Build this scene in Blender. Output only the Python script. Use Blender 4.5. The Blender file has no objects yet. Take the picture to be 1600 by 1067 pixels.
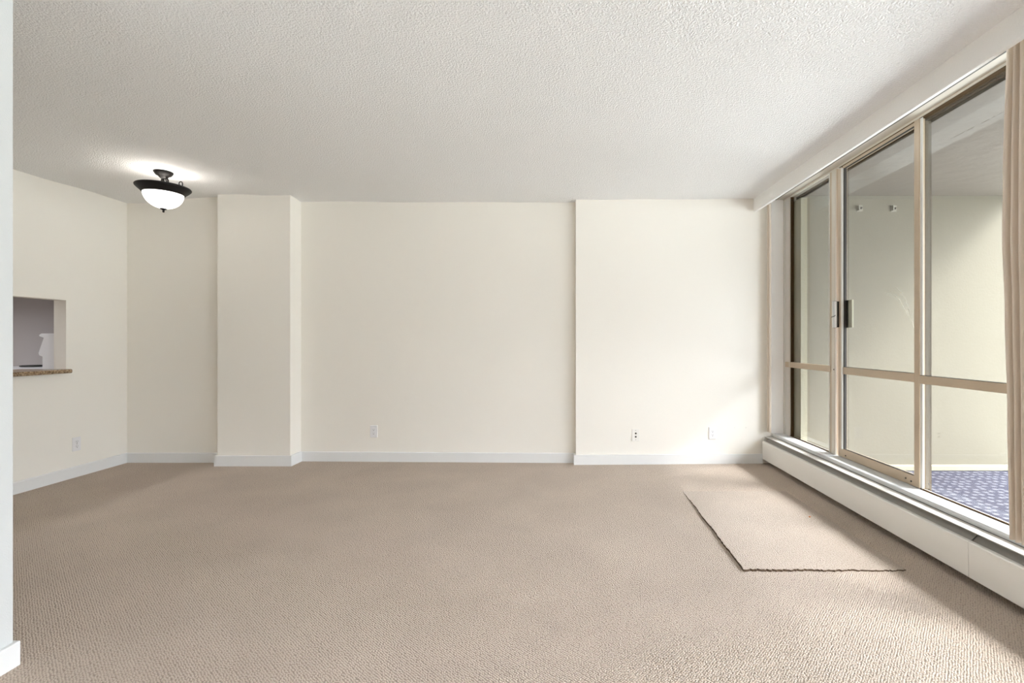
import bpy, bmesh, math, random
from mathutils import Vector, Matrix

random.seed(7)
sc = bpy.context.scene
C = sc.collection

# ------------------------------------------------------------------ camera
CZ = 1.13
F = 750.0            # focal length in pixels of the 1600 px wide frame
VX, VY = 870.0, 532.5  # where the room's depth lines meet
cam_d = bpy.data.cameras.new('camera')
cam = bpy.data.objects.new('camera', cam_d)
C.objects.link(cam)
cam.location = (0, 0, CZ)
cam.rotation_euler = (math.pi / 2, 0, 0)
cam_d.sensor_width = 36.0
cam_d.lens = F / 1600 * 36.0
cam_d.shift_x = -(VX - 800) / 1600
cam_d.shift_y = (VY - 533.5) / 1600
cam_d.clip_start = 0.05
sc.camera = cam

# ------------------------------------------------------------------ sky, sun, exposure
SKY, SUN, EXPO = 9.2, 7.0, 0.80
w = bpy.data.worlds.new('sky')
sc.world = w
w.use_nodes = True
nt = w.node_tree
nt.nodes.clear()
wo = nt.nodes.new('ShaderNodeOutputWorld')
bg = nt.nodes.new('ShaderNodeBackground')
tc = nt.nodes.new('ShaderNodeTexCoord')
sp = nt.nodes.new('ShaderNodeSeparateXYZ')
rp = nt.nodes.new('ShaderNodeValToRGB')
mr = nt.nodes.new('ShaderNodeMapRange')
mr.inputs['From Min'].default_value = -1
mr.inputs['From Max'].default_value = 1
nt.links.new(tc.outputs['Generated'], sp.inputs[0])
nt.links.new(sp.outputs['Z'], mr.inputs['Value'])
nt.links.new(mr.outputs[0], rp.inputs[0])
nt.links.new(rp.outputs[0], bg.inputs[0])
nt.links.new(bg.outputs[0], wo.inputs[0])
cr = rp.color_ramp
cr.elements[0].position = 0.0
cr.elements[0].color = (0.20, 0.21, 0.20, 1)
cr.elements[1].position = 1.0
cr.elements[1].color = (0.85, 0.93, 1.0, 1)
for p, c in ((0.30, (0.58, 0.62, 0.65, 1)), (0.44, (0.50, 0.54, 0.56, 1)), (0.52, (0.28, 0.30, 0.33, 1)), (0.57, (0.45, 0.49, 0.55, 1)), (0.64, (1.05, 1.11, 1.23, 1)), (0.70, (1.45, 1.54, 1.70, 1)), (0.80, (1.55, 1.64, 1.82, 1)), (0.88, (0.6, 0.66, 0.75, 1))):
    e = cr.elements.new(p)
    e.color = c
bg.inputs[1].default_value = SKY

sd = bpy.data.lights.new('hazy_sun', 'SUN')
sd.energy = SUN
sd.angle = math.radians(18)
sd.color = (0.98, 0.98, 1.0)
sun = bpy.data.objects.new('hazy_sun', sd)
C.objects.link(sun)
sun.rotation_euler = Vector((-1, 0.36, -0.98)).to_track_quat('-Z', 'Y').to_euler()
sun.location = (8, -4, 9)

sc.view_settings.view_transform = 'Standard'
sc.view_settings.look = 'None'
sc.view_settings.gamma = 1
sc.view_settings.use_curve_mapping = False
sc.view_settings.exposure = EXPO
sc.cycles.max_bounces = 14
sc.cycles.diffuse_bounces = 9
sc.cycles.transparent_max_bounces = 16
sc.cycles.sample_clamp_indirect = 6
sc.cycles.caustics_reflective = False
sc.cycles.caustics_refractive = False
sc.cycles.use_denoising = True


# ------------------------------------------------------------------ helpers
def srgb(r, g, b):
    f = lambda c: (c / 255) / 12.92 if c / 255 <= 0.04045 else ((c / 255 + 0.055) / 1.055) ** 2.4
    return (f(r), f(g), f(b), 1)


def mat(name, col, rough=0.6, metal=0.0, bump=None, emit=None, var=None, spec=0.5):
    """bump = (scale, detail, distance); var = (scale, second colour)"""
    m = bpy.data.materials.new(name)
    m.use_nodes = True
    n = m.node_tree
    b = n.nodes['Principled BSDF']
    b.inputs['Base Color'].default_value = col
    b.inputs['Roughness'].default_value = rough
    b.inputs['Metallic'].default_value = metal
    b.inputs['Specular IOR Level'].default_value = spec
    t = n.nodes.new('ShaderNodeTexCoord')
    if bump:
        x = n.nodes.new('ShaderNodeTexNoise')
        x.inputs['Scale'].default_value = bump[0]
        x.inputs['Detail'].default_value = bump[1]
        n.links.new(t.outputs['Object'], x.inputs['Vector'])
        u = n.nodes.new('ShaderNodeBump')
        u.inputs['Distance'].default_value = bump[2]
        n.links.new(x.outputs[0], u.inputs['Height'])
        n.links.new(u.outputs[0], b.inputs['Normal'])
    if var:
        x = n.nodes.new('ShaderNodeTexNoise')
        x.inputs['Scale'].default_value = var[0]
        x.inputs['Detail'].default_value = 4
        n.links.new(t.outputs['Object'], x.inputs['Vector'])
        k = n.nodes.new('ShaderNodeMix')
        k.data_type = 'RGBA'
        k.inputs[6].default_value = col
        k.inputs[7].default_value = var[1]
        n.links.new(x.outputs[0], k.inputs[0])
        n.links.new(k.outputs[2], b.inputs['Base Color'])
    if emit:
        b.inputs['Emission Color'].default_value = emit[0]
        b.inputs['Emission Strength'].default_value = emit[1]
    return m


def glass_mat(name, tint):
    m = bpy.data.materials.new(name)
    m.use_nodes = True
    n = m.node_tree
    n.nodes.clear()
    o = n.nodes.new('ShaderNodeOutputMaterial')
    mx = n.nodes.new('ShaderNodeMixShader')
    tr = n.nodes.new('ShaderNodeBsdfTransparent')
    tr.inputs[0].default_value = tint
    gl = n.nodes.new('ShaderNodeBsdfGlossy')
    gl.inputs['Roughness'].default_value = 0.0
    fr = n.nodes.new('ShaderNodeFresnel')
    # the same reflectance from both faces of the pane
    ge = n.nodes.new('ShaderNodeNewGeometry')
    io = n.nodes.new('ShaderNodeMapRange')
    io.inputs['To Min'].default_value = 1.5
    io.inputs['To Max'].default_value = 1 / 1.5
    n.links.new(ge.outputs['Backfacing'], io.inputs['Value'])
    n.links.new(io.outputs[0], fr.inputs[0])
    n.links.new(fr.outputs[0], mx.inputs[0])
    n.links.new(tr.outputs[0], mx.inputs[1])
    n.links.new(gl.outputs[0], mx.inputs[2])
    n.links.new(mx.outputs[0], o.inputs[0])
    return m


def new_bm():
    return bmesh.new()


def add_box(bm, x0, x1, y0, y1, z0, z1, mi=0):
    v = [bm.verts.new(p) for p in ((x0, y0, z0), (x1, y0, z0), (x1, y1, z0), (x0, y1, z0),
                                   (x0, y0, z1), (x1, y0, z1), (x1, y1, z1), (x0, y1, z1))]
    for q in ((3, 2, 1, 0), (4, 5, 6, 7), (0, 1, 5, 4), (1, 2, 6, 5), (2, 3, 7, 6), (3, 0, 4, 7)):
        f = bm.faces.new([v[i] for i in q])
        f.material_index = mi
    return bm


def add_prism(bm, pts, axis, a, b, mi=0):
    """closed outline pts extruded along an axis from a to b"""
    def P(p, t):
        return {'x': (t, p[0], p[1]), 'y': (p[0], t, p[1]), 'z': (p[0], p[1], t)}[axis]
    A = [bm.verts.new(P(p, a)) for p in pts]
    B = [bm.verts.new(P(p, b)) for p in pts]
    n = len(pts)
    fs = [bm.faces.new(A[::-1]), bm.faces.new(B)]
    for i in range(n):
        fs.append(bm.faces.new((A[i], A[(i + 1) % n], B[(i + 1) % n], B[i])))
    for f in fs:
        f.material_index = mi
    bmesh.ops.recalc_face_normals(bm, faces=bm.faces)
    return bm


def add_lathe(bm, prof, cx=0, cy=0, seg=48, close=False):
    rings = []
    for r, z in prof:
        if r < 1e-5:
            rings.append([bm.verts.new((cx, cy, z))])
        else:
            rings.append([bm.verts.new((cx + r * math.cos(2 * math.pi * k / seg), cy + r * math.sin(2 * math.pi * k / seg), z)) for k in range(seg)])
    for a, b in zip(rings, rings[1:]):
        for k in range(seg):
            k2 = (k + 1) % seg
            if len(a) == 1 and len(b) == 1:
                continue
            if len(a) == 1:
                bm.faces.new((a[0], b[k2], b[k]))
            elif len(b) == 1:
                bm.faces.new((a[k], a[k2], b[0]))
            else:
                bm.faces.new((a[k], a[k2], b[k2], b[k]))
    bmesh.ops.recalc_face_normals(bm, faces=bm.faces)
    return bm


def add_tube(bm, pts, r, seg=10):
    pts = [Vector(p) for p in pts]
    rings = []
    up = Vector((0.13, 0.31, 0.94)).normalized()
    for i, p in enumerate(pts):
        t = (pts[min(i + 1, len(pts) - 1)] - pts[max(i - 1, 0)]).normalized()
        a = t.cross(up)
        if a.length < 1e-3:
            a = t.cross(Vector((1, 0, 0)))
        a.normalize()
        b = t.cross(a).normalized()
        rr = r[i] if isinstance(r, (list, tuple)) else r
        rings.append([bm.verts.new(p + a * rr * math.cos(2 * math.pi * k / seg) + b * rr * math.sin(2 * math.pi * k / seg)) for k in range(seg)])
    for a, b in zip(rings, rings[1:]):
        for k in range(seg):
            bm.faces.new((a[k], a[(k + 1) % seg], b[(k + 1) % seg], b[k]))
    bm.faces.new(rings[0][::-1])
    bm.faces.new(rings[-1])
    bmesh.ops.recalc_face_normals(bm, faces=bm.faces)
    return bm


def obj(name, bm, mats, parent=None, bevel=0.0, smooth=False, origin=None):
    if origin is not None:
        bmesh.ops.translate(bm, verts=bm.verts, vec=-Vector(origin))
    me = bpy.data.meshes.new(name)
    bm.to_mesh(me)
    bm.free()
    if not isinstance(mats, (list, tuple)):
        mats = [mats]
    for m in mats:
        me.materials.append(m)
    if smooth:
        for p in me.polygons:
            p.use_smooth = True
    o = bpy.data.objects.new(name, me)
    C.objects.link(o)
    if origin is not None:
        o.location = origin
    if parent is not None:
        o.parent = parent
    if bevel:
        md = o.modifiers.new('bevel', 'BEVEL')
        md.width = bevel
        md.segments = 2
        md.limit_method = 'ANGLE'
    return o


def box_obj(name, b, m, parent=None, bevel=0.0):
    return obj(name, add_box(new_bm(), *b), m, parent, bevel)


def struct(o, label=None, cat=None):
    o['kind'] = 'structure'
    if label:
        o['label'] = label
    if cat:
        o['category'] = cat
    return o


def tag(o, label, cat, group=None):
    o['label'] = label
    o['category'] = cat
    if group:
        o['group'] = group
    return o


def empty(name, loc=(0, 0, 0)):
    o = bpy.data.objects.new(name, None)
    o.empty_display_size = 0.1
    o.location = loc
    C.objects.link(o)
    return o


# ------------------------------------------------------------------ materials
M_wall = mat('cream_wall_paint', (0.855, 0.824, 0.765, 1), 0.75, bump=(260, 2, 0.0006))
M_wall_f = mat('cool_grey_wall_darkened', (0.62, 0.635, 0.635, 1), 0.75, bump=(260, 2, 0.0006))  # cooler paint, its grey also darkened to hold down the window glare
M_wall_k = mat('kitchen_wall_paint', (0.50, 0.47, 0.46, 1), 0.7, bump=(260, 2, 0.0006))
M_trim = mat('white_trim_paint', (0.77, 0.775, 0.775, 1), 0.4)
M_post = mat('white_jamb_paint', (0.93, 0.91, 0.89, 1), 0.45)
M_frame = mat('tan_anodised_frame', (0.50, 0.40, 0.29, 1), 0.42, metal=0.0)
M_frame_l = mat('pale_window_head', (0.62, 0.58, 0.51, 1), 0.45)
M_frame_w = mat('pale_grey_frame', (0.66, 0.64, 0.60, 1), 0.4)
M_brown = mat('dark_bronze_frame', (0.075, 0.045, 0.02, 1), 0.8, spec=0.1)
M_strip = mat('white_weather_strip', (0.66, 0.65, 0.61, 1), 0.5)
M_gasket = mat('black_gasket', (0.03, 0.025, 0.02, 1), 0.7)
M_screw = mat('dark_screw_head', (0.06, 0.05, 0.045, 1), 0.4, metal=0.6)
M_sill = mat('white_sill', (0.66, 0.67, 0.67, 1), 0.6)
M_heater = mat('off_white_enamel', (0.87, 0.855, 0.82, 1), 0.4)
M_ledge = mat('cream_enamel_ledge', (0.56, 0.54, 0.50, 1), 0.6)
M_slot = mat('grey_heater_grille', (0.36, 0.345, 0.32, 1), 0.5)
M_track = mat('curtain_track_grey', (0.10, 0.095, 0.09, 1), 0.7)
M_dark = mat('shadow_gap_black', (0.02, 0.018, 0.016, 1), 0.9)
M_chrome = mat('brushed_chrome', (0.72, 0.72, 0.72, 1), 0.25, metal=1.0)
M_black = mat('black_plastic', (0.03, 0.032, 0.028, 1), 0.5)
M_clear = mat('yellowed_plastic', (0.30, 0.29, 0.20, 1), 0.6)
M_scratch = mat('glass_scratch_white', (0.75, 0.73, 0.62, 1), 0.6)
M_iron = mat('oil_rubbed_bronze', (0.006, 0.0045, 0.004, 1), 0.5, spec=0.25)
M_plate = mat('white_plate_plastic', (0.80, 0.79, 0.80, 1), 0.35)
M_plate_c = mat('cream_plate_plastic', (0.83, 0.81, 0.77, 1), 0.35)
M_slotk = mat('outlet_slot', (0.10, 0.09, 0.09, 1), 0.6)
M_hole = mat('jack_hole', (0.05, 0.045, 0.04, 1), 0.6)
M_stove = mat('white_stove_enamel', (0.80, 0.81, 0.84, 1), 0.3)
M_glass = glass_mat('window_glass', (0.93, 0.93, 0.91, 1))
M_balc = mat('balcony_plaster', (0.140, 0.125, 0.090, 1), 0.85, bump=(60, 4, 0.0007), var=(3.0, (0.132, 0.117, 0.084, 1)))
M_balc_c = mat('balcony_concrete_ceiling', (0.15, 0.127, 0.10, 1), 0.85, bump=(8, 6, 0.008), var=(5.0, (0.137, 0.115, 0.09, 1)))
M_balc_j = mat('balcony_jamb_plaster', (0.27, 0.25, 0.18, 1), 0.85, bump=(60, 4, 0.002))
M_post_o = mat('weathered_tan_post', (0.095, 0.075, 0.052, 1), 0.7, spec=0.2)
M_metal = mat('grey_bracket_metal', (0.22, 0.21, 0.17, 1), 0.5)
M_orange = mat('orange_crumb', (0.65, 0.22, 0.05, 1), 0.7)


def lit_glass():
    m = mat('lit_frosted_glass', (0.85, 0.85, 0.82, 1), 0.35, emit=((1.0, 0.97, 0.92, 1), 1.3))
    return m


M_bowl = lit_glass()


def ceiling_mat(name='stippled_ceiling', col=(0.885, 0.887, 0.89, 1), dist=0.008):
    m = mat(name, col, 0.9, spec=0.1)
    n = m.node_tree
    b = n.nodes['Principled BSDF']
    t = n.nodes.new('ShaderNodeTexCoord')
    a = n.nodes.new('ShaderNodeTexNoise')
    a.inputs['Scale'].default_value = 105
    a.inputs['Detail'].default_value = 3
    a.inputs['Roughness'].default_value = 0.6
    v = n.nodes.new('ShaderNodeTexVoronoi')
    v.feature = 'SMOOTH_F1'
    v.inputs['Scale'].default_value = 150
    n.links.new(t.outputs['Object'], a.inputs['Vector'])
    n.links.new(t.outputs['Object'], v.inputs['Vector'])
    s = n.nodes.new('ShaderNodeMath')
    s.operation = 'SUBTRACT'
    n.links.new(a.outputs[0], s.inputs[0])
    h = n.nodes.new('ShaderNodeMath')
    h.operation = 'MULTIPLY'
    h.inputs[1].default_value = 0.4
    n.links.new(v.outputs['Distance'], h.inputs[0])
    n.links.new(h.outputs[0], s.inputs[1])
    u = n.nodes.new('ShaderNodeBump')
    u.inputs['Distance'].default_value = dist
    u.inputs['Strength'].default_value = 1.0
    n.links.new(s.outputs[0], u.inputs['Height'])
    n.links.new(u.outputs[0], b.inputs['Normal'])
    return m


M_ceil = ceiling_mat()
M_val = ceiling_mat('painted_valance', (0.92, 0.92, 0.91, 1), 0.002)


def carpet_mat(name, c1, c2, ang=41, dist=0.005):
    m = mat(name, c1, 0.95, spec=0.05)
    n = m.node_tree
    b = n.nodes['Principled BSDF']
    b.inputs['Sheen Weight'].default_value = 0.15
    t = n.nodes.new('ShaderNodeTexCoord')
    mp = n.nodes.new('ShaderNodeMapping')
    mp.inputs['Rotation'].default_value = (0, 0, math.radians(ang))
    mp.inputs['Scale'].default_value = (1.0, 1.0, 1.0)
    n.links.new(t.outputs['Object'], mp.inputs[0])
    wob = n.nodes.new('ShaderNodeTexNoise')
    wob.inputs['Scale'].default_value = 30
    n.links.new(mp.outputs[0], wob.inputs['Vector'])
    wm = n.nodes.new('ShaderNodeVectorMath')
    wm.operation = 'SCALE'
    wm.inputs['Scale'].default_value = 0.004
    n.links.new(wob.outputs['Color'], wm.inputs[0])
    wa = n.nodes.new('ShaderNodeVectorMath')
    wa.operation = 'ADD'
    n.links.new(mp.outputs[0], wa.inputs[0])
    n.links.new(wm.outputs[0], wa.inputs[1])
    v = n.nodes.new('ShaderNodeTexVoronoi')
    v.voronoi_dimensions = '2D'
    v.inputs['Scale'].default_value = 125
    v.inputs['Randomness'].default_value = 0.5
    n.links.new(wa.outputs[0], v.inputs['Vector'])
    f = n.nodes.new('ShaderNodeTexNoise')
    f.inputs['Scale'].default_value = 420
    f.inputs['Detail'].default_value = 2
    n.links.new(t.outputs['Object'], f.inputs['Vector'])
    # pile height: rounded loops plus yarn fuzz
    h = n.nodes.new('ShaderNodeMath')
    h.operation = 'MULTIPLY_ADD'
    h.inputs[1].default_value = -1.3
    n.links.new(v.outputs['Distance'], h.inputs[0])
    fm = n.nodes.new('ShaderNodeMath')
    fm.operation = 'MULTIPLY'
    fm.inputs[1].default_value = 0.35
    n.links.new(f.outputs[0], fm.inputs[0])
    n.links.new(fm.outputs[0], h.inputs[2])
    u = n.nodes.new('ShaderNodeBump')
    u.inputs['Distance'].default_value = dist
    n.links.new(h.outputs[0], u.inputs['Height'])
    n.links.new(u.outputs[0], b.inputs['Normal'])
    # flecked beige, darker between the loops
    mx = n.nodes.new('ShaderNodeMix')
    mx.data_type = 'RGBA'
    mx.inputs[6].default_value = c1
    mx.inputs[7].default_value = c2
    mr = n.nodes.new('ShaderNodeMapRange')
    mr.inputs['From Min'].default_value = 0.25
    mr.inputs['From Max'].default_value = 0.75
    n.links.new(v.outputs['Distance'], mr.inputs['Value'])
    n.links.new(mr.outputs[0], mx.inputs[0])
    big = n.nodes.new('ShaderNodeTexNoise')
    big.inputs['Scale'].default_value = 2.2
    big.inputs['Detail'].default_value = 5
    n.links.new(t.outputs['Object'], big.inputs['Vector'])
    mb = n.nodes.new('ShaderNodeMapRange')
    mb.inputs['From Min'].default_value = 0.3
    mb.inputs['From Max'].default_value = 0.7
    mb.inputs['To Min'].default_value = 0.93
    mb.inputs['To Max'].default_value = 1.05
    n.links.new(big.outputs[0], mb.inputs['Value'])
    ml = n.nodes.new('ShaderNodeVectorMath')
    ml.operation = 'SCALE'
    n.links.new(mx.outputs[2], ml.inputs[0])
    n.links.new(mb.outputs[0], ml.inputs['Scale'])
    n.links.new(ml.outputs[0], b.inputs['Base Color'])
    return m


M_carpet = carpet_mat('beige_loop_carpet', (0.62, 0.518, 0.430, 1), (0.36, 0.285, 0.225, 1))
M_patch = carpet_mat('beige_loop_carpet_offcut', (0.51, 0.43, 0.36, 1), (0.32, 0.26, 0.21, 1), ang=5, dist=0.003)
M_jute = mat('carpet_backing_jute', (0.12, 0.08, 0.05, 1), 0.95, bump=(300, 2, 0.002))


def granite():
    m = mat('brown_granite', (0.3, 0.2, 0.12, 1), 0.25)
    n = m.node_tree
    b = n.nodes['Principled BSDF']
    t = n.nodes.new('ShaderNodeTexCoord')
    v = n.nodes.new('ShaderNodeTexVoronoi')
    v.inputs['Scale'].default_value = 130
    r = n.nodes.new('ShaderNodeValToRGB')
    r.color_ramp.elements[0].color = (0.09, 0.055, 0.03, 1)
    r.color_ramp.elements[1].color = (0.50, 0.38, 0.24, 1)
    e = r.color_ramp.elements.new(0.5)
    e.color = (0.26, 0.17, 0.095, 1)
    n.links.new(t.outputs['Object'], v.inputs['Vector'])
    n.links.new(v.outputs['Color'], r.inputs[0])
    n.links.new(r.outputs[0], b.inputs['Base Color'])
    return m


M_granite = granite()


def balcony_carpet():
    m = mat('blue_speckled_outdoor_carpet', (0.3, 0.3, 0.5, 1), 0.9, spec=0.1)
    n = m.node_tree
    b = n.nodes['Principled BSDF']
    t = n.nodes.new('ShaderNodeTexCoord')
    wn = n.nodes.new('ShaderNodeTexNoise')
    wn.inputs['Scale'].default_value = 55
    wn.inputs['Detail'].default_value = 3
    wa = n.nodes.new('ShaderNodeVectorMath')
    wa.operation = 'SCALE'
    wa.inputs['Scale'].default_value = 0.035
    wb = n.nodes.new('ShaderNodeVectorMath')
    wb.operation = 'ADD'
    v = n.nodes.new('ShaderNodeTexVoronoi')
    v.voronoi_dimensions = '2D'
    v.inputs['Scale'].default_value = 15
    v.inputs['Randomness'].default_value = 0.35
    n.links.new(t.outputs['Object'], wn.inputs['Vector'])
    n.links.new(wn.outputs['Color'], wa.inputs[0])
    n.links.new(t.outputs['Object'], wb.inputs[0])
    n.links.new(wa.outputs[0], wb.inputs[1])
    n.links.new(wb.outputs[0], v.inputs['Vector'])
    r = n.nodes.new('ShaderNodeValToRGB')
    r.color_ramp.elements[0].position = 0.16
    r.color_ramp.elements[0].color = (0.15, 0.15, 0.17, 1)
    r.color_ramp.elements[1].position = 0.34
    r.color_ramp.elements[1].color = (0.038, 0.038, 0.056, 1)
    n.links.new(v.outputs['Distance'], r.inputs[0])
    n.links.new(r.outputs[0], b.inputs['Base Color'])
    return m


M_bcar = balcony_carpet()


def curtain_mat():
    m = mat('beige_curtain_cloth', (0.72, 0.635, 0.545, 1), 0.85, spec=0.1)
    n = m.node_tree
    b = n.nodes['Principled BSDF']
    t = n.nodes.new('ShaderNodeTexCoord')
    wv = n.nodes.new('ShaderNodeTexNoise')
    wv.inputs['Scale'].default_value = 500
    n.links.new(t.outputs['Object'], wv.inputs['Vector'])
    u = n.nodes.new('ShaderNodeBump')
    u.inputs['Distance'].default_value = 0.0005
    n.links.new(wv.outputs[0], u.inputs['Height'])
    n.links.new(u.outputs[0], b.inputs['Normal'])
    b.inputs['Transmission Weight'].default_value = 0.0
    return m


M_curt = curtain_mat()

# ------------------------------------------------------------------ room shell
YB = -2.6     # the room's end behind the camera
struct(box_obj('floor', (-6.5, 2.20, YB, 4.75, -0.15, 0.0), M_carpet))

KNOWN = [(-4.0, 3.54, 2.393), (-4.0, 4.467, 2.410), (-3.07, 4.45, 2.476), (-3.07, 4.34, 2.446), (-2.41, 4.34, 2.446),
         (-2.41, 4.52, 2.437), (-1.2, 4.48, 2.426), (0.10, 4.455, 2.414), (0.19, 4.395, 2.423), (1.0, 4.42, 2.432),
         (1.8, 4.44, 2.442), (-3.0, 3.69, 2.428), (-4.0, 2.4, 2.40), (-2.0, 3.2, 2.43), (0, 3.2, 2.43), (1.8, 3, 2.436),
         (-2.5, 2.0, 2.43), (0, 1.8, 2.43), (1.8, 1.8, 2.436), (0, 0, 2.43), (1.8, 0, 2.436), (-3, 0, 2.43), (2.1, 4.4, 2.441),
         (2.1, 3, 2.439), (2.1, 1.8, 2.439)]


def zceil(x, y):
    s = a = 0
    for kx, ky, kz in KNOWN:
        d = max((x - kx) ** 2 + (y - ky) ** 2, 1e-4)
        q = d ** -1.6
        s += q
        a += q * kz
    return a / s


bm = new_bm()
xs = [-6.5 + 0.1 * i for i in range(88)]
xs[-1] = 2.20
ys = [YB + 0.1 * i for i in range(74)] + [4.75]
lo = [[bm.verts.new((x, y, zceil(x, y))) for y in ys] for x in xs]
hi = [bm.verts.new(p) for p in ((xs[0], ys[0], 2.72), (xs[-1], ys[0], 2.72), (xs[-1], ys[-1], 2.72), (xs[0], ys[-1], 2.72))]
for i in range(len(xs) - 1):
    for j in range(len(ys) - 1):
        bm.faces.new((lo[i][j], lo[i][j + 1], lo[i + 1][j + 1], lo[i + 1][j]))
bm.faces.new(hi)
bm.faces.new([r[0] for r in lo] + [hi[1], hi[0]])
bm.faces.new([r[-1] for r in lo][::-1] + [hi[3], hi[2]])
bm.faces.new(lo[0][::-1] + [hi[0], hi[3]])
bm.faces.new(lo[-1] + [hi[2], hi[1]])
bmesh.ops.recalc_face_normals(bm, faces=bm.faces)
struct(obj('ceiling', bm, M_ceil))

ZT = 2.50
# left wall with the serving hatch
HY0, HY1, HZ0, HZ1 = 2.75, 3.913, 0.868, 1.461
bm = new_bm()
add_box(bm, -4.10, -4.0, YB, HY0, 0, ZT)
add_box(bm, -4.10, -4.0, HY1, 4.70, 0, ZT)
add_box(bm, -4.10, -4.0, HY0, HY1, 0, HZ0)
add_box(bm, -4.10, -4.0, HY0, HY1, HZ1, ZT)
bmesh.ops.remove_doubles(bm, verts=bm.verts, dist=1e-5)
struct(obj('wall_left', bm, M_wall))
struct(obj('wall_alcove', add_box(new_bm(), -4.0, -3.07, 4.467, 4.70, 0, ZT), M_wall))
struct(obj('wall_pillar', add_box(new_bm(), -3.07, -2.409, 4.34, 4.70, 0, ZT), M_wall, bevel=0.004))
struct(obj('wall_back', add_prism(new_bm(), [(-2.409, 4.52), (0.173, 4.455), (0.173, 4.70), (-2.409, 4.70)], 'z', 0, ZT), M_wall))
struct(obj('wall_back_right', add_prism(new_bm(), [(0.173, 4.388), (2.20, 4.445), (2.20, 4.70), (0.173, 4.70)], 'z', 0, ZT), M_wall, bevel=0.003))
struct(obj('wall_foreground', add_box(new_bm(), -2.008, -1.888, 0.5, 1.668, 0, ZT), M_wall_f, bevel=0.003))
struct(obj('wall_front', add_box(new_bm(), -6.5, 2.20, YB - 0.1, YB, 0, ZT), M_wall))
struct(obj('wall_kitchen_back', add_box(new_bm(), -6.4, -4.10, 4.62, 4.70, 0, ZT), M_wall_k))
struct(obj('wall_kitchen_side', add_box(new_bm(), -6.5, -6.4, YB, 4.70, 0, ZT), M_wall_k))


def board(name, p, q, h=0.09, t=0.018, ext0=0.0, ext1=0.0):
    """a skirting board whose back runs from p to q; the room lies on its right-hand side"""
    p, q = Vector((p[0], p[1], 0)), Vector((q[0], q[1], 0))
    d = (q - p).normalized()
    n = Vector((d.y, -d.x, 0))
    p, q = p - d * ext0, q + d * ext1
    bm = new_bm()
    prof = [(0, 0), (t, 0), (t, h - 0.006), (t - 0.004, h), (0, h)]
    A = [bm.verts.new(p + n * a + Vector((0, 0, z))) for a, z in prof]
    B = [bm.verts.new(q + n * a + Vector((0, 0, z))) for a, z in prof]
    bm.faces.new(A[::-1])
    bm.faces.new(B)
    for i in range(5):
        bm.faces.new((A[i], A[(i + 1) % 5], B[(i + 1) % 5], B[i]))
    bmesh.ops.recalc_face_normals(bm, faces=bm.faces)
    return struct(obj(name, bm, M_trim))


board('baseboard_left', (-4.0, -1.0), (-4.0, 4.449))
board('baseboard_alcove', (-4.0, 4.467), (-3.088, 4.467))
bm = new_bm()
add_box(bm, -3.088, -2.391, 4.322, 4.34, 0, 0.094)
add_box(bm, -2.409, -2.391, 4.34, 4.502, 0, 0.094)
add_box(bm, -3.088, -3.07, 4.34, 4.467, 0, 0.094)
bmesh.ops.remove_doubles(bm, verts=bm.verts, dist=1e-5)
struct(obj('baseboard_pillar', bm, M_trim))
board('baseboard_back', (-2.391, 4.5195), (0.155, 4.4555))
bm = new_bm()
add_prism(bm, [(0.155, 4.370), (1.90, 4.419), (1.90, 4.437), (0.173, 4.388), (0.173, 4.455), (0.155, 4.4555)], 'z', 0, 0.088)
struct(obj('baseboard_back_right', bm, M_trim))
bm = new_bm()
add_box(bm, -1.888, -1.872, 0.5, 1.676, 0, 0.085)
add_box(bm, -2.024, -1.888, 1.668, 1.676, 0, 0.085)
struct(obj('baseboard_foreground', bm, M_trim, bevel=0.002))

# ------------------------------------------------------------------ window wall
VXF = 1.818
bm = new_bm()
add_prism(bm, [(VXF, 2.325), (VXF, 2.45), (VXF + 0.024, 2.45), (VXF + 0.024, 2.319), (VXF + 0.004, 2.319)], 'y', -2.6, 4.4345)
o = struct(obj('trim_1', bm, M_val))
o['label'] = 'white stippled valance board hung from the ceiling above the window wall'
# flat pale panel over the frame, with the dark curtain track slot beside it
struct(box_obj('trim_2', (2.022, 2.10, -2.6, 4.438, 2.4295, 2.445), M_frame_l))
struct(box_obj('trim_3', (1.99, 2.022, -2.6, 4.438, 2.4285, 2.450), M_track))
struct(box_obj('trim_4', (1.98, 2.20, 4.428, 4.452, 0.252, 2.445), M_post))   # white jamb
# outer frame: head, sill and jamb
GX = 2.09
head = empty('window_1', (GX, 4.3, 0.277))
head.location = (0, 0, 0)
struct(head)
box_obj('head_rail', (GX, GX + 0.055, -2.6, 4.428, 2.4145, 2.436), M_frame_l, head)
box_obj('head_groove', (GX - 0.002, GX + 0.004, -2.6, 4.428, 2.4265, 2.4300), M_frame, head)
box_obj('outer_head', (GX + 0.055, GX + 0.075, -2.6, 4.428, 2.405, 2.45), M_brown, head)
box_obj('head_underside', (GX + 0.003, GX + 0.055, -2.6, 3.55, 2.4125, 2.4145), M_brown, head)
j = box_obj('jamb', (GX, GX + 0.055, 4.300, 4.428, 0.277, 2.4145), M_frame_w, head)
box_obj('jamb_rib', (GX - 0.006, GX, 4.385, 4.400, 0.277, 2.4145), M_strip, head)
box_obj('jamb_rib', (GX - 0.005, GX, 4.300, 4.312, 0.277, 2.4145), M_frame_l, head)
box_obj('jamb_edge', (GX + 0.004, GX + 0.03, 4.292, 4.300, 0.277, 2.4145), M_brown, head)
box_obj('sill_bead', (GX, GX + 0.008, 3.68, 4.30, 0.277, 0.284), M_brown, head)
g = box_obj('glass_pane', (GX + 0.020, GX + 0.026, 3.66, 4.30, 0.277, 2.4145), M_glass, head)
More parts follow.
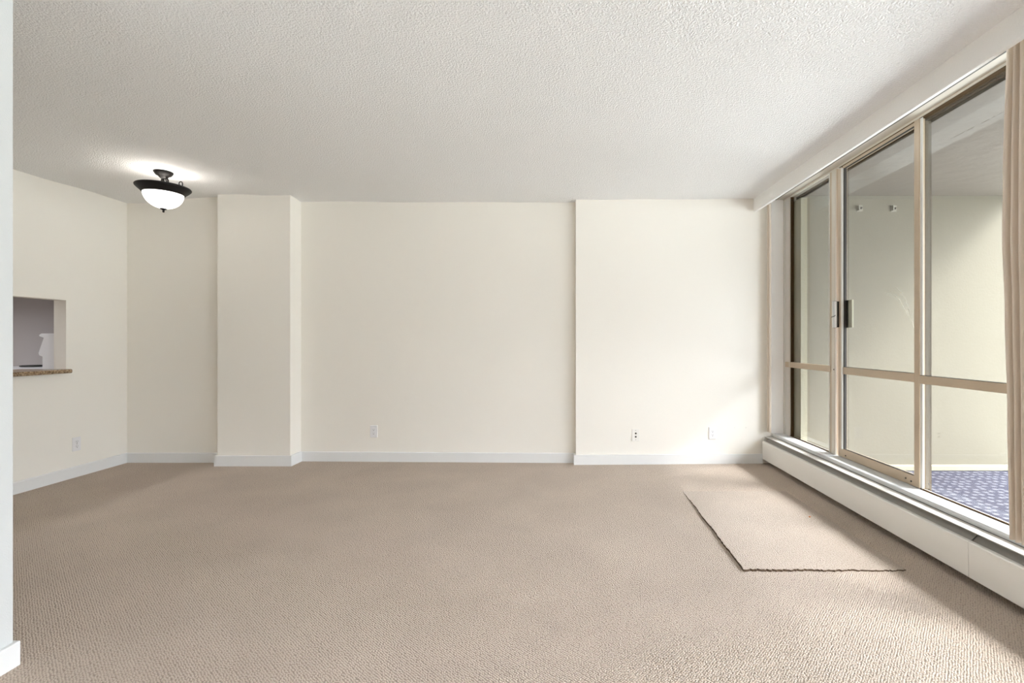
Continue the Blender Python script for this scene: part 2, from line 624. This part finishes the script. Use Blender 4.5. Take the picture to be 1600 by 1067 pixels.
box_obj('middle_rail', (GX - 0.004, GX + 0.03, 3.66, 4.405, 0.892, 0.940), M_frame, head, bevel=0.003)
# meeting stile of the fixed pane
bm = new_bm()
add_box(bm, GX, GX + 0.04, 3.585, 3.680, 0.277, 2.4145)
obj('stile', bm, M_frame, head, bevel=0.002)
box_obj('stile_bead', (GX - 0.010, GX, 3.585, 3.636, 0.277, 2.4145), M_frame_l, head, bevel=0.004)
box_obj('stile_edge', (GX - 0.003, GX, 3.672, 3.682, 0.277, 2.4145), M_strip, head)
bm = new_bm()
add_lathe(bm, [(0, 0), (0.005, 0), (0.004, 0.003), (0, 0.003)], seg=16)
o = obj('stile_screw', bm, M_screw, head)
o.rotation_euler = (0, -math.pi / 2, 0)
o.location = (GX - 0.010, 3.603, 0.915)

# sliding door leaf
door = struct(empty('door_1'))
DY0, DY1 = 2.766, 3.565
box_obj('stile', (GX - 0.002, GX + 0.032, 3.507, DY1, 0.280, 2.400), M_frame, door, bevel=0.002)
box_obj('stile_edge', (GX - 0.010, GX + 0.003, 3.500, 3.516, 0.340, 2.390), M_strip, door, bevel=0.002)
box_obj('gasket', (GX + 0.002, GX + 0.02, 3.492, 3.502, 0.342, 2.39), M_gasket, door)
box_obj('stile', (GX - 0.002, GX + 0.032, DY0, 2.806, 0.280, 2.412), M_frame, door, bevel=0.002)
box_obj('top_rail', (GX, GX + 0.03, 2.80, 3.51, 2.388, 2.4145), M_frame, door)
box_obj('top_rail_groove', (GX - 0.002, GX + 0.002, 2.80, 3.55, 2.406, 2.4105), M_brown, door)
box_obj('top_rail_groove', (GX + 0.002, GX + 0.014, 2.80, 3.50, 2.383, 2.389), M_gasket, door)
rail = box_obj('bottom_rail', (GX - 0.002, GX + 0.032, 2.80, 3.51, 0.280, 0.342), M_frame, door, bevel=0.004)
box_obj('rail_gasket', (GX + 0.002, GX + 0.012, 2.80, 3.50, 0.342, 0.3455), M_gasket, door)
box_obj('middle_rail', (GX - 0.003, GX + 0.03, 2.80, 3.51, 0.888, 0.939), M_frame, door, bevel=0.003)
box_obj('rail_gasket', (GX, GX + 0.012, 2.80, 3.50, 0.939, 0.9415), M_gasket, door)
box_obj('glass_pane', (GX + 0.014, GX + 0.019, 2.80, 3.51, 0.335, 2.395), M_glass, door)
for y, z in ((3.47, 0.300), (2.872, 0.309), (2.828, 0.303)):
    bm = new_bm()
    add_lathe(bm, [(0, 0), (0.0055, 0), (0.0045, 0.003), (0, 0.003)], seg=16)
    o = obj('rail_screw', bm, M_screw, door)
    o.rotation_euler = (0, -math.pi / 2, 0)
    o.location = (GX - 0.002, y, z)
# pull handle: chrome grip, black latch box and clear plate behind the glass
bm = new_bm()
zc, hh = 1.13 + (532.5 - 491.5) * 0.00478, 0.100
prof = []
for k in range(13):
    a = math.pi * k / 12
    prof.append((2.078 - 0.026 * math.sin(a), 3.597 - 0.021 + 0.021 * math.cos(a) - 0.0))
add_prism(bm, prof, 'z', zc - hh, zc + hh)
h = obj('handle', bm, M_chrome, door, bevel=0.002)
box_obj('handle_plate', (2.077, 2.089, 3.551, 3.602, zc - hh + 0.004, zc + hh - 0.004), M_black, h)
bm = new_bm()
add_tube(bm, [(2.052, 3.583, zc - 0.022), (2.049, 3.574, zc - 0.015), (2.052, 3.562, zc - 0.017), (2.064, 3.554, zc - 0.006)], 0.0018, 8)
obj('latch_lever', bm, M_black, h, smooth=True)
box_obj('latch_box', (2.112, 2.135, 3.482, 3.515, zc - hh, zc + hh), M_black, door, bevel=0.002)
box_obj('latch_cover', (2.112, 2.125, 3.436, 3.480, zc - hh, zc + hh), M_clear, door, bevel=0.002)
# two thin curved scratches on the leaf's glass


def gp(px, py, X):
    Y = X * F / (px - VX)
    return (X, Y, CZ + (VY - py) * Y / F)


for pts in ([(1401, 449), (1409, 458), (1416, 471), (1421, 488), (1426, 505), (1428, 512)],
            [(1384, 456), (1395, 461), (1405, 467), (1412, 480), (1418, 492)]):
    P = [Vector(gp(a, b, GX + 0.0135)) for a, b in pts]
    fine = []
    for i in range(len(P) - 1):
        for k in range(4):
            fine.append(P[i].lerp(P[i + 1], k / 4))
    fine.append(P[-1])
    bm = new_bm()
    n = len(fine)
    add_tube(bm, fine, [0.0002 + 0.0012 * math.sin(math.pi * (0.1 + 0.85 * i / n)) for i in range(n)], 6)
    obj('glass_scratch', bm, M_scratch, door)

# fixed pane beside the curtain
w2 = struct(empty('window_2'))
box_obj('glass_pane', (GX + 0.020, GX + 0.026, 1.97, 2.766, 0.277, 2.4145), M_glass, w2)
box_obj('middle_rail', (GX - 0.004, GX + 0.018, 1.97, 2.768, 0.884, 0.931), M_frame, w2, bevel=0.003)
box_obj('rail_gasket', (GX, GX + 0.012, 1.97, 2.764, 0.931, 0.9335), M_gasket, w2)
box_obj('weather_strip', (GX + 0.003, GX + 0.006, 2.746, 2.764, 0.279, 2.41), M_strip, w2)
bm = new_bm()
add_box(bm, 2.128, 2.162, 2.769, 2.800, 0.25, 2.40)
po = obj('screen_post', bm, [M_post_o], w2)
box_obj('post_side', (2.120, 2.128, 2.769, 2.800, 0.25, 2.40), M_brown, po)
for z in (0.306, 0.272):
    bm = new_bm()
    add_lathe(bm, [(0, 0), (0.0045, 0), (0.004, 0.003), (0, 0.003)], seg=16)
    o = obj('post_screw', bm, M_screw, po)
    o.rotation_euler = (math.pi / 2, 0, 0)
    o.location = (2.147, 2.769, z)
box_obj('bottom_bead', (GX + 0.0, GX + 0.010, 1.97, 2.764, 0.277, 0.283), M_brown, w2)
box_obj('bottom_track', (GX + 0.032, GX + 0.045, 1.97, 2.764, 0.25, 0.268), M_frame, w2)
# unseen panes added beside and behind the camera for more daylight
w3 = struct(empty('window_3'))
box_obj('glass_pane', (GX + 0.020, GX + 0.026, -2.6, 1.93, 0.277, 2.4145), M_glass, w3)
box_obj('stile', (GX, GX + 0.04, 1.93, 1.97, 0.277, 2.4145), M_frame, w3)
box_obj('stile', (GX, GX + 0.04, 0.98, 1.03, 0.277, 2.4145), M_frame, w3)
for yy in (0.0, -0.9, -1.8):
    box_obj('stile', (GX, GX + 0.04, yy, yy + 0.05, 0.277, 2.4145), M_frame, w3)
box_obj('middle_rail', (GX - 0.004, GX + 0.018, -2.6, 1.93, 0.884, 0.931), M_frame, w3)

# sill and the low wall under it
bm = new_bm()
add_prism(bm, [(1.988, 0.251), (2.12, 0.251), (2.12, 0.277), (1.992, 0.277), (1.988, 0.273)], 'y', -2.6, 4.428)
struct(obj('trim_5', bm, M_sill))
struct(box_obj('wall_under_window', (2.03, 2.18, -2.6, 4.428, 0, 0.251), M_wall))
struct(box_obj('wall_over_window', (2.165, 2.20, -2.6, 4.428, 2.39, 2.6), M_balc_c))

# ------------------------------------------------------------------ baseboard heater
ht = empty('baseboard_heater', (1.95, 2.2, 0))
tag(ht, 'long off-white baseboard heater below the window wall', 'heater')


def hpart(name, bm, m, bev=0.0):
    return obj(name, bm, m, ht, bevel=bev, origin=None)


def hbox(name, b, m, bev=0.0, parent=None):
    bm = add_box(new_bm(), *b)
    bmesh.ops.translate(bm, verts=bm.verts, vec=(-1.95, -2.2, 0))
    return obj(name, bm, m, parent or ht, bevel=bev)


hbox('back_panel', (1.975, 2.03, 0.0, 4.428, 0.0, 0.2455), M_heater)
hbox('top_ledge', (1.917, 2.028, 0.0, 4.424, 0.2455, 0.2505), M_ledge, 0.0015)
hbox('ledge_seam', (1.984, 1.988, 0.0, 4.424, 0.2505, 0.2515), M_dark)
for y0, y1 in ((2.2105, 4.420), (0.0, 2.2075)):
    bm = new_bm()
    add_prism(bm, [(1.899, 0.041), (1.895, 0.045), (1.893, 0.203), (1.897, 0.2075), (1.916, 0.2075), (1.916, 0.2045), (1.900, 0.2045), (1.903, 0.041)], 'y', y0, y1)
    bmesh.ops.translate(bm, verts=bm.verts, vec=(-1.95, -2.2, 0))
    obj('front_cover', bm, M_heater, ht)
hbox('cover_seam', (1.8965, 1.90, 2.2075, 2.2105, 0.043, 0.205), M_slot)
bm = new_bm()
add_prism(bm, [(1.921, 0.200), (1.924, 0.200), (1.972, 0.2455), (1.969, 0.2455)], 'y', 2.23, 4.41)
add_prism(bm, [(1.921, 0.192), (1.924, 0.192), (1.972, 0.2405), (1.969, 0.2405)], 'y', 0.0, 2.228)
bmesh.ops.translate(bm, verts=bm.verts, vec=(-1.95, -2.2, 0))
obj('damper', bm, M_slot, ht)
hbox('end_panel', (1.902, 1.975, 4.420, 4.424, 0.041, 0.2455), M_heater)
hbox('heating_element', (1.925, 1.955, 0.0, 4.38, 0.09, 0.15), M_slot)

# ------------------------------------------------------------------ curtains


def curtain(name, y0, y1, x0, amp, period, z0, z1, lead=None, phase=0.0, step=0.006):
    """a gathered curtain hanging along y"""
    bm = new_bm()
    zs = [z0 + (z1 - z0) * k / 40 for k in range(41)]
    n = int(abs(y1 - y0) / step)
    rows = []
    for z in zs:
        row = []
        t = (z - z0) / (z1 - z0)
        dy = lead(t) if lead else 0.0
        for i in range(n + 1):
            s = i / n
            y = y0 + (y1 - y0) * s
            a = amp * (0.75 + 0.25 * math.sin(3.1 * s + 1.3)) * (0.9 + 0.1 * math.cos(2.2 * t + s * 5))
            ph = 2 * math.pi * (y - y0) / period + phase + 0.25 * math.sin(2.0 * t + 6 * s)
            x = x0 + a * math.cos(ph) + 0.25 * a * math.cos(2.3 * ph + 1.0)
            row.append(bm.verts.new((x, y + dy * max(0.0, 1 - 2.0 * s) , z)))
        rows.append(row)
    for a, b in zip(rows, rows[1:]):
        for i in range(n):
            bm.faces.new((a[i], a[i + 1], b[i + 1], b[i]))
    o = obj(name, bm, M_curt, smooth=True, origin=(x0, y0, z0))
    md = o.modifiers.new('cloth_thickness', 'SOLIDIFY')
    md.thickness = 0.002
    return o


def lead(t):
    # the leading edge bows towards the far wall half way up
    pts = [(0, -0.012), (0.25, 0.0), (0.45, 0.014), (0.6, 0.028), (0.72, 0.024), (1.0, 0.006)]
    for (a, b), (c, d) in zip(pts, pts[1:]):
        if t <= c:
            k = (t - a) / (c - a)
            k = k * k * (3 - 2 * k)
            return b + (d - b) * k
    return pts[-1][1]


c1 = curtain('curtain', 2.052, 1.80, 1.930, 0.022, 0.031, 0.292, 2.432, lead, 0.0, 0.002)
tag(c1, 'beige gathered curtain drawn back at the right edge, nearest the camera', 'curtain', 'beige window curtains')
c2 = curtain('curtain', 4.418, 4.345, 1.935, 0.016, 0.036, 0.300, 2.432, None, 1.2, 0.003)
tag(c2, 'thin beige curtain bunched in the far corner between back wall and white window post', 'curtain', 'beige window curtains')

# ------------------------------------------------------------------ balcony
struct(obj('floor_balcony', add_box(new_bm(), 2.18, 4.06, -2.6, 4.45, -0.18, 0.0), M_bcar))
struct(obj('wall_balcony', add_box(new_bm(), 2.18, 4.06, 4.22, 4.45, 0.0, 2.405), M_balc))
struct(obj('trim_6', add_box(new_bm(), 2.18, 4.06, 4.17, 4.22, 0.0, 0.045), M_balc_j, bevel=0.006))
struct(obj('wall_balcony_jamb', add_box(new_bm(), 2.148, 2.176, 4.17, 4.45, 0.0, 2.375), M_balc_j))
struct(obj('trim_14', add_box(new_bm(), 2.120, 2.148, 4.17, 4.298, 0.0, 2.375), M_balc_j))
bm = new_bm()
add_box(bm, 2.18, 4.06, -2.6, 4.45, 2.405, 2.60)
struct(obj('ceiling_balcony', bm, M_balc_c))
# cracked joint in the balcony ceiling
for k, (ya, yb) in enumerate(((3.03, 2.96), (2.955, 2.925), (2.91, 2.86), (2.81, 2.76), (2.745, 2.72), (2.71, 2.655), (2.65, 2.60))):
    bm = new_bm()
    n = 8
    pts = [(2.487 + random.uniform(-0.002, 0.002), ya + (yb - ya) * i / n, 2.4048) for i in range(n + 1)]
    add_tube(bm, pts, [0.0006 + 0.0012 * random.random() for _ in pts], 6)
    o = struct(obj('trim_%d' % (7 + k), bm, M_brown))


def bracket(px, py, label):
    Y = 4.22
    X, Z = (px - VX) * Y / F, CZ + (VY - py) * Y / F
    r = empty('wall_bracket', (X, Y, Z))
    tag(r, label, 'bracket', 'small brackets on the balcony wall')
    obj('plate', add_box(new_bm(), -0.026, 0.026, -0.005, 0.0, -0.028, 0.028), M_metal, r, bevel=0.002)
    bm = new_bm()
    add_box(bm, -0.022, -0.012, -0.03, -0.005, -0.022, 0.022)
    obj('flange', bm, M_metal, r)
    bm = new_bm()
    add_lathe(bm, [(0, 0), (0.011, 0), (0.011, 0.012), (0.006, 0.022), (0, 0.022)], seg=20)
    o = obj('bolt', bm, M_screw, r)
    o.rotation_euler = (math.pi / 2, 0, 0)
    o.location = (0.004, -0.005, 0.0)
    return r


bracket(1343, 325.5, 'small metal bracket high on the balcony wall, left one of the two')
bracket(1396, 326, 'small metal bracket high on the balcony wall, right one of the two')

# ------------------------------------------------------------------ ceiling lamp
LX, LY, LZ = -3.022, 3.688, 2.428
lamp = empty('ceiling_lamp', (LX, LY, LZ))
tag(lamp, 'semi-flush ceiling lamp with dark bronze rim and lit white glass bowl', 'ceiling lamp')
bm = new_bm()
add_lathe(bm, [(0, 0), (0.062, 0), (0.063, -0.006), (0.058, -0.014), (0.050, -0.026), (0.034, -0.034), (0.030, -0.040), (0.020, -0.050), (0.0, -0.052)])
obj('canopy', bm, M_iron, lamp, smooth=True)
bm = new_bm()
add_lathe(bm, [(0.0065, -0.045), (0.0065, -0.085), (0.010, -0.09), (0.010, -0.10), (0.006, -0.105), (0.006, -0.30)], seg=20)
obj('stem', bm, M_iron, lamp, smooth=True)
# dished ring that carries the bowl
bm = new_bm()
add_lathe(bm, [(0.124, -0.158), (0.128, -0.150), (0.150, -0.135), (0.166, -0.122), (0.172, -0.116), (0.175, -0.121), (0.173, -0.128), (0.160, -0.142),
               (0.142, -0.158), (0.133, -0.170), (0.129, -0.172), (0.124, -0.168), (0.124, -0.158)], seg=72)
obj('rim', bm, M_iron, lamp, smooth=True)
bm = new_bm()
prof = []
for k in range(15):
    a = math.pi / 2 * k / 14
    prof.append((0.127 * math.cos(a) if k < 14 else 0.0, -0.165 - 0.118 * math.sin(a)))
add_lathe(bm, prof, seg=64)
bo = obj('bowl', bm, M_bowl, lamp, smooth=True)
bm = new_bm()
add_lathe(bm, [(0, -0.281), (0.022, -0.283), (0.020, -0.288), (0.009, -0.293), (0.006, -0.300), (0.008, -0.305), (0.004, -0.312), (0, -0.313)], seg=24)
obj('finial', bm, M_iron, lamp, smooth=True)
for ang in (0, 75, 150):
    a = math.radians(ang)
    ca, sa = math.cos(a), math.sin(a)
    # S-curved arm from the stem collar out to the rim, ending in an upward curl
    path = [(0.018, -0.040), (0.030, -0.052), (0.036, -0.066), (0.038, -0.082), (0.046, -0.10), (0.062, -0.118), (0.085, -0.135), (0.108, -0.150), (0.128, -0.152)]
    bm = new_bm()
    add_tube(bm, [(r * ca, r * sa, z) for r, z in path], 0.0042, 10)
    arm = obj('arm', bm, M_iron, lamp, smooth=True)
    bm = new_bm()
    curl = [(0.128, -0.150), (0.138, -0.135), (0.145, -0.108)]
    for q in range(11):
        t = math.radians(0 + 235 * q / 10)
        curl.append((0.133 + 0.013 * math.cos(t), -0.090 + 0.015 * math.sin(t)))
    add_tube(bm, [(r * ca, r * sa, z) for r, z in curl], 0.0036, 10)
    obj('scroll', bm, M_iron, arm, smooth=True)
    bm = new_bm()
    curl = [(0.014, -0.052), (0.022, -0.066)]
    for q in range(9):
        t = math.radians(200 + 220 * q / 8)
        curl.append((0.030 + 0.008 * math.cos(t), -0.066 + 0.008 * math.sin(t)))
    add_tube(bm, [(r * ca, r * sa, z) for r, z in curl], 0.003, 8)
    obj('scroll', bm, M_iron, arm, smooth=True)
pl = bpy.data.lights.new('bulb_light', 'POINT')
pl.energy = 1.3
pl.color = (1.0, 0.92, 0.84)
pl.shadow_soft_size = 0.03
po_ = bpy.data.objects.new('bulb_light', pl)
C.objects.link(po_)
po_.parent = lamp
po_.location = (0.03, 0.02, -0.165)

# ------------------------------------------------------------------ outlets
def outlet(X, Y, Z, rz, label, kind='duplex', m=M_plate, name='wall_outlet', cat='outlet'):
    r = empty(name, (X, Y, Z))
    r.rotation_euler = (0, 0, rz)      # local -y faces the room
    tag(r, label, cat)
    bm = add_box(new_bm(), -0.035, 0.035, -0.006, 0.0, -0.057, 0.057)
    obj('plate', bm, m, r, bevel=0.003)
    if kind == 'decora':
        f = obj('socket_block', add_box(new_bm(), -0.0165, 0.0165, -0.0075, -0.006, -0.034, 0.034), m, r, bevel=0.0008)
        rows = (0.017, -0.017)
        for z in rows:
            bm = new_bm()
            add_box(bm, -0.0075, -0.0055, -0.0080, -0.0074, z - 0.001, z + 0.007)
            add_box(bm, 0.0055, 0.0075, -0.0080, -0.0074, z - 0.001, z + 0.006)
            add_box(bm, -0.0028, 0.0028, -0.0082, -0.0074, z - 0.0105, z - 0.0055)
            obj('slots', bm, M_slotk, f)
    elif kind == 'duplex':
        for z in (0.0195, -0.0195):
            bm = new_bm()
            pts = [(0.0165 * math.cos(t), z + 0.0145 * max(-0.88, min(0.88, math.sin(t)))) for t in [2 * math.pi * k / 28 for k in range(28)]]
            add_prism(bm, pts, 'y', -0.0078, -0.006)
            s = obj('socket', bm, m, r)
            bm = new_bm()
            add_box(bm, -0.0078, -0.0056, -0.0083, -0.0077, z - 0.001, z + 0.008)
            add_box(bm, 0.0056, 0.0078, -0.0083, -0.0077, z - 0.001, z + 0.007)
            add_box(bm, -0.0028, 0.0028, -0.0083, -0.0077, z - 0.011, z - 0.0055)
            obj('slots', bm, M_slotk, s)
    else:
        for z in (0.0155, -0.0155):
            bm = new_bm()
            add_lathe(bm, [(0, 0), (0.0085, 0), (0.0085, 0.0015), (0.006, 0.003), (0, 0.003)], seg=24)
            o = obj('jack', bm, M_hole, r)
            o.rotation_euler = (math.pi / 2, 0, 0)
            o.location = (0, -0.006, z)
        for z in (0.042, -0.042):
            bm = new_bm()
            add_lathe(bm, [(0, 0), (0.0035, 0), (0.003, 0.001), (0, 0.001)], seg=16)
            o = obj('plate_screw', bm, M_slot, r)
            o.rotation_euler = (math.pi / 2, 0, 0)
            o.location = (0, -0.006, z)
    if kind == 'duplex':
        bm = new_bm()
        add_lathe(bm, [(0, 0), (0.0035, 0), (0.003, 0.001), (0, 0.001)], seg=16)
        o = obj('plate_screw', bm, M_metal, r)
        o.rotation_euler = (math.pi / 2, 0, 0)
        o.location = (0, -0.006, 0)
    return r


def wy(x):
    return 4.52 + (x + 2.409) * (4.455 - 4.52) / (0.173 + 2.409)


def wy2(x):
    return 4.388 + (x - 0.173) * (4.445 - 4.388) / (2.20 - 0.173)


outlet(-4.0, 3.995, 0.272, -math.pi / 2 + math.pi, 'white duplex outlet low on the left wall below the serving hatch', 'duplex')
x = (583.5 - VX) * 4.49 / F
outlet(x, wy(x), CZ - (673.8 - VY) * wy(x) / F, -math.atan(0.0252), 'white outlet on the wide middle wall, right of the pillar', 'decora')
x = (993 - VX) * 4.41 / F
outlet(x, wy2(x), CZ - (679.5 - VY) * wy2(x) / F, math.atan(0.028), 'cream wall plate with two dark round jacks on the back wall', 'jack', M_plate_c, 'jack_plate', 'wall plate')
x = (1113 - VX) * 4.425 / F
outlet(x, wy2(x), CZ - (676.5 - VY) * wy2(x) / F, math.atan(0.028), 'white outlet on the back wall nearest the heater', 'decora')
for px, lab in ((1147.5, 'tiny grey wall plug in the back wall, the left one above the baseboard corner'), (1165.5, 'tiny faint wall plug in the back wall, the one nearer the curtain')):
    x = (px - VX) * 4.43 / F
    bm = new_bm()
    add_lathe(bm, [(0, 0), (0.0045, 0), (0.004, 0.002), (0.002, 0.001), (0, 0.001)], seg=16)
    o = obj('wall_plug', bm, M_frame_w)
    o.rotation_euler = (math.pi / 2, 0, 0)
    o.location = (x, wy2(x), CZ - (668 - VY) * wy2(x) / F)
    tag(o, lab, 'wall plug', 'wall plugs')

# ------------------------------------------------------------------ serving hatch and the kitchen behind
bm = new_bm()
prof = [(-4.36, 0.868), (-3.957, 0.868), (-3.949, 0.872), (-3.946, 0.884), (-3.949, 0.896), (-3.957, 0.900), (-4.36, 0.900)]
add_prism(bm, prof, 'y', HY0 + 0.002, HY1 - 0.002)
o = obj('serving_counter', bm, M_granite, origin=(-4.1, 3.3, 0.868))
tag(o, 'brown speckled granite counter in the serving hatch of the left wall', 'counter')

st = empty('stove', (-4.43, 4.25, 0))
tag(st, 'white kitchen stove seen through the serving hatch, backguard at right', 'stove')


def sbox(name, b, m, bev=0.0):
    bm = add_box(new_bm(), *b)
    bmesh.ops.translate(bm, verts=bm.verts, vec=(4.43, -4.25, 0))
    return obj(name, bm, m, st, bevel=bev)


sbox('body', (-4.76, -4.112, 3.955, 4.60, 0.0, 0.868), M_stove, 0.004)
sbox('oven_door', (-4.785, -4.76, 3.98, 4.58, 0.18, 0.74), M_stove, 0.004)
sbox('cooktop', (-5.2, -4.112, 3.945, 4.61, 0.868, 0.888), M_stove, 0.004)
for yy, xx in ((4.52, -4.88), (4.52, -4.62)):
    bm = new_bm()
    for r0 in (0.095, 0.07, 0.045, 0.02):
        add_tube(bm, [(r0 * math.cos(2 * math.pi * k / 24), r0 * math.sin(2 * math.pi * k / 24), 0) for k in range(25)], 0.006, 8)
    o = obj('burner', bm, M_black, st, smooth=True)
    o.location = (xx + 4.43, yy - 4.25 - 0.03, 0.897)
bm = new_bm()
add_prism(bm, [(-4.112, 0.888), (-4.235, 0.888), (-4.235, 1.00), (-4.262, 1.01), (-4.268, 1.03), (-4.225, 1.155), (-4.262, 1.168), (-4.262, 1.18), (-4.245, 1.19), (-4.112, 1.19)], 'y', 3.95, 4.60)
bmesh.ops.translate(bm, verts=bm.verts, vec=(4.43, -4.25, 0))
obj('backguard', bm, M_stove, st, bevel=0.004)

# ------------------------------------------------------------------ loose piece of carpet by the heater
bm = new_bm()
PX0, PX1, PY0, PY1 = 0.915, 1.715, 2.352, 3.60
nx, ny = 90, 60
rows = []
for j in range(ny + 1):
    row = []
    for i in range(nx + 1):
        s, t = i / nx, j / ny
        x = PX0 + (PX1 - PX0) * s + (0.03 * t if i == 0 else 0.03 * t * (1 - s))
        y = PY0 + (PY1 - PY0) * t
        if j == 0:
            y += random.uniform(-0.004, 0.005) + 0.003 * math.sin(s * 21)
        if i == 0:
            x += random.uniform(-0.0025, 0.0025) + 0.002 * math.sin(t * 19)
        z = 0.0015 + 0.0105 * max(0, 1 - t ** 3) * (1 - 0.55 * s) + (random.uniform(-0.0012, 0.0012) if (i == 0 or j == 0) else 0.0)
        z += 0.002 * math.sin(s * 5 + 1) * math.sin(t * 6) * (1 - t) * s
        row.append((x, y, max(z, 0.0012)))
    rows.append(row)
top = [[bm.verts.new(p) for p in r] for r in rows]
bot = [[bm.verts.new((p[0], p[1], 0.0)) for p in r] for r in rows]
for j in range(ny):
    for i in range(nx):
        bm.faces.new((top[j][i], top[j][i + 1], top[j + 1][i + 1], top[j + 1][i]))
edge = [(0, i) for i in range(nx + 1)] + [(j, nx) for j in range(1, ny + 1)] + [(ny, i) for i in range(nx - 1, -1, -1)] + [(j, 0) for j in range(ny - 1, 0, -1)]
for k in range(len(edge)):
    a, b = edge[k], edge[(k + 1) % len(edge)]
    f = bm.faces.new((bot[a[0]][a[1]], bot[b[0]][b[1]], top[b[0]][b[1]], top[a[0]][a[1]]))
    f.material_index = 1
used = set(edge)
for j in range(ny + 1):
    for i in range(nx + 1):
        if (j, i) not in used:
            bm.verts.remove(bot[j][i])
bmesh.ops.recalc_face_normals(bm, faces=bm.faces)
pt = obj('carpet_offcut', bm, [M_patch, M_jute], smooth=False)
tag(pt, 'loose rectangular piece of beige carpet with frayed dark edges near the heater', 'carpet piece')
# tiny orange crumb
Yc = CZ * F / (809.5 - VY)
bm = new_bm()
bmesh.ops.create_icosphere(bm, subdivisions=2, radius=0.006)
for v in bm.verts:
    v.co += Vector((random.uniform(-1, 1), random.uniform(-1, 1), random.uniform(-1, 1))) * 0.0012
    v.co.z *= 0.5
o = obj('crumb', bm, M_orange)
o.location = ((1265 - VX) * Yc / F, Yc, 0.009)
tag(o, 'tiny orange crumb lying on the loose carpet piece', 'crumb')

# added fill light that brightens the kitchen, out of sight past the hatch
kl = empty('kitchen_fill', (-5.3, 3.1, 2.40))
kd = bpy.data.lights.new('kitchen_fill_light', 'AREA')
kd.shape = 'DISK'
kd.size = 0.3
kd.energy = 15
kd.spread = math.radians(120)
kd.color = (0.97, 0.97, 1.0)
ko = bpy.data.objects.new('kitchen_fill_light', kd)
C.objects.link(ko)
ko.parent = kl
ko.location = (0, 0, -0.045)
bm = new_bm()
add_lathe(bm, [(0, 0), (0.17, 0), (0.17, -0.03), (0.16, -0.04), (0, -0.04)])
obj('fill_fixture', bm, M_trim, kl)
tag(kl, 'added fill light with a white disc in the kitchen, out of view behind the serving hatch', 'ceiling light')
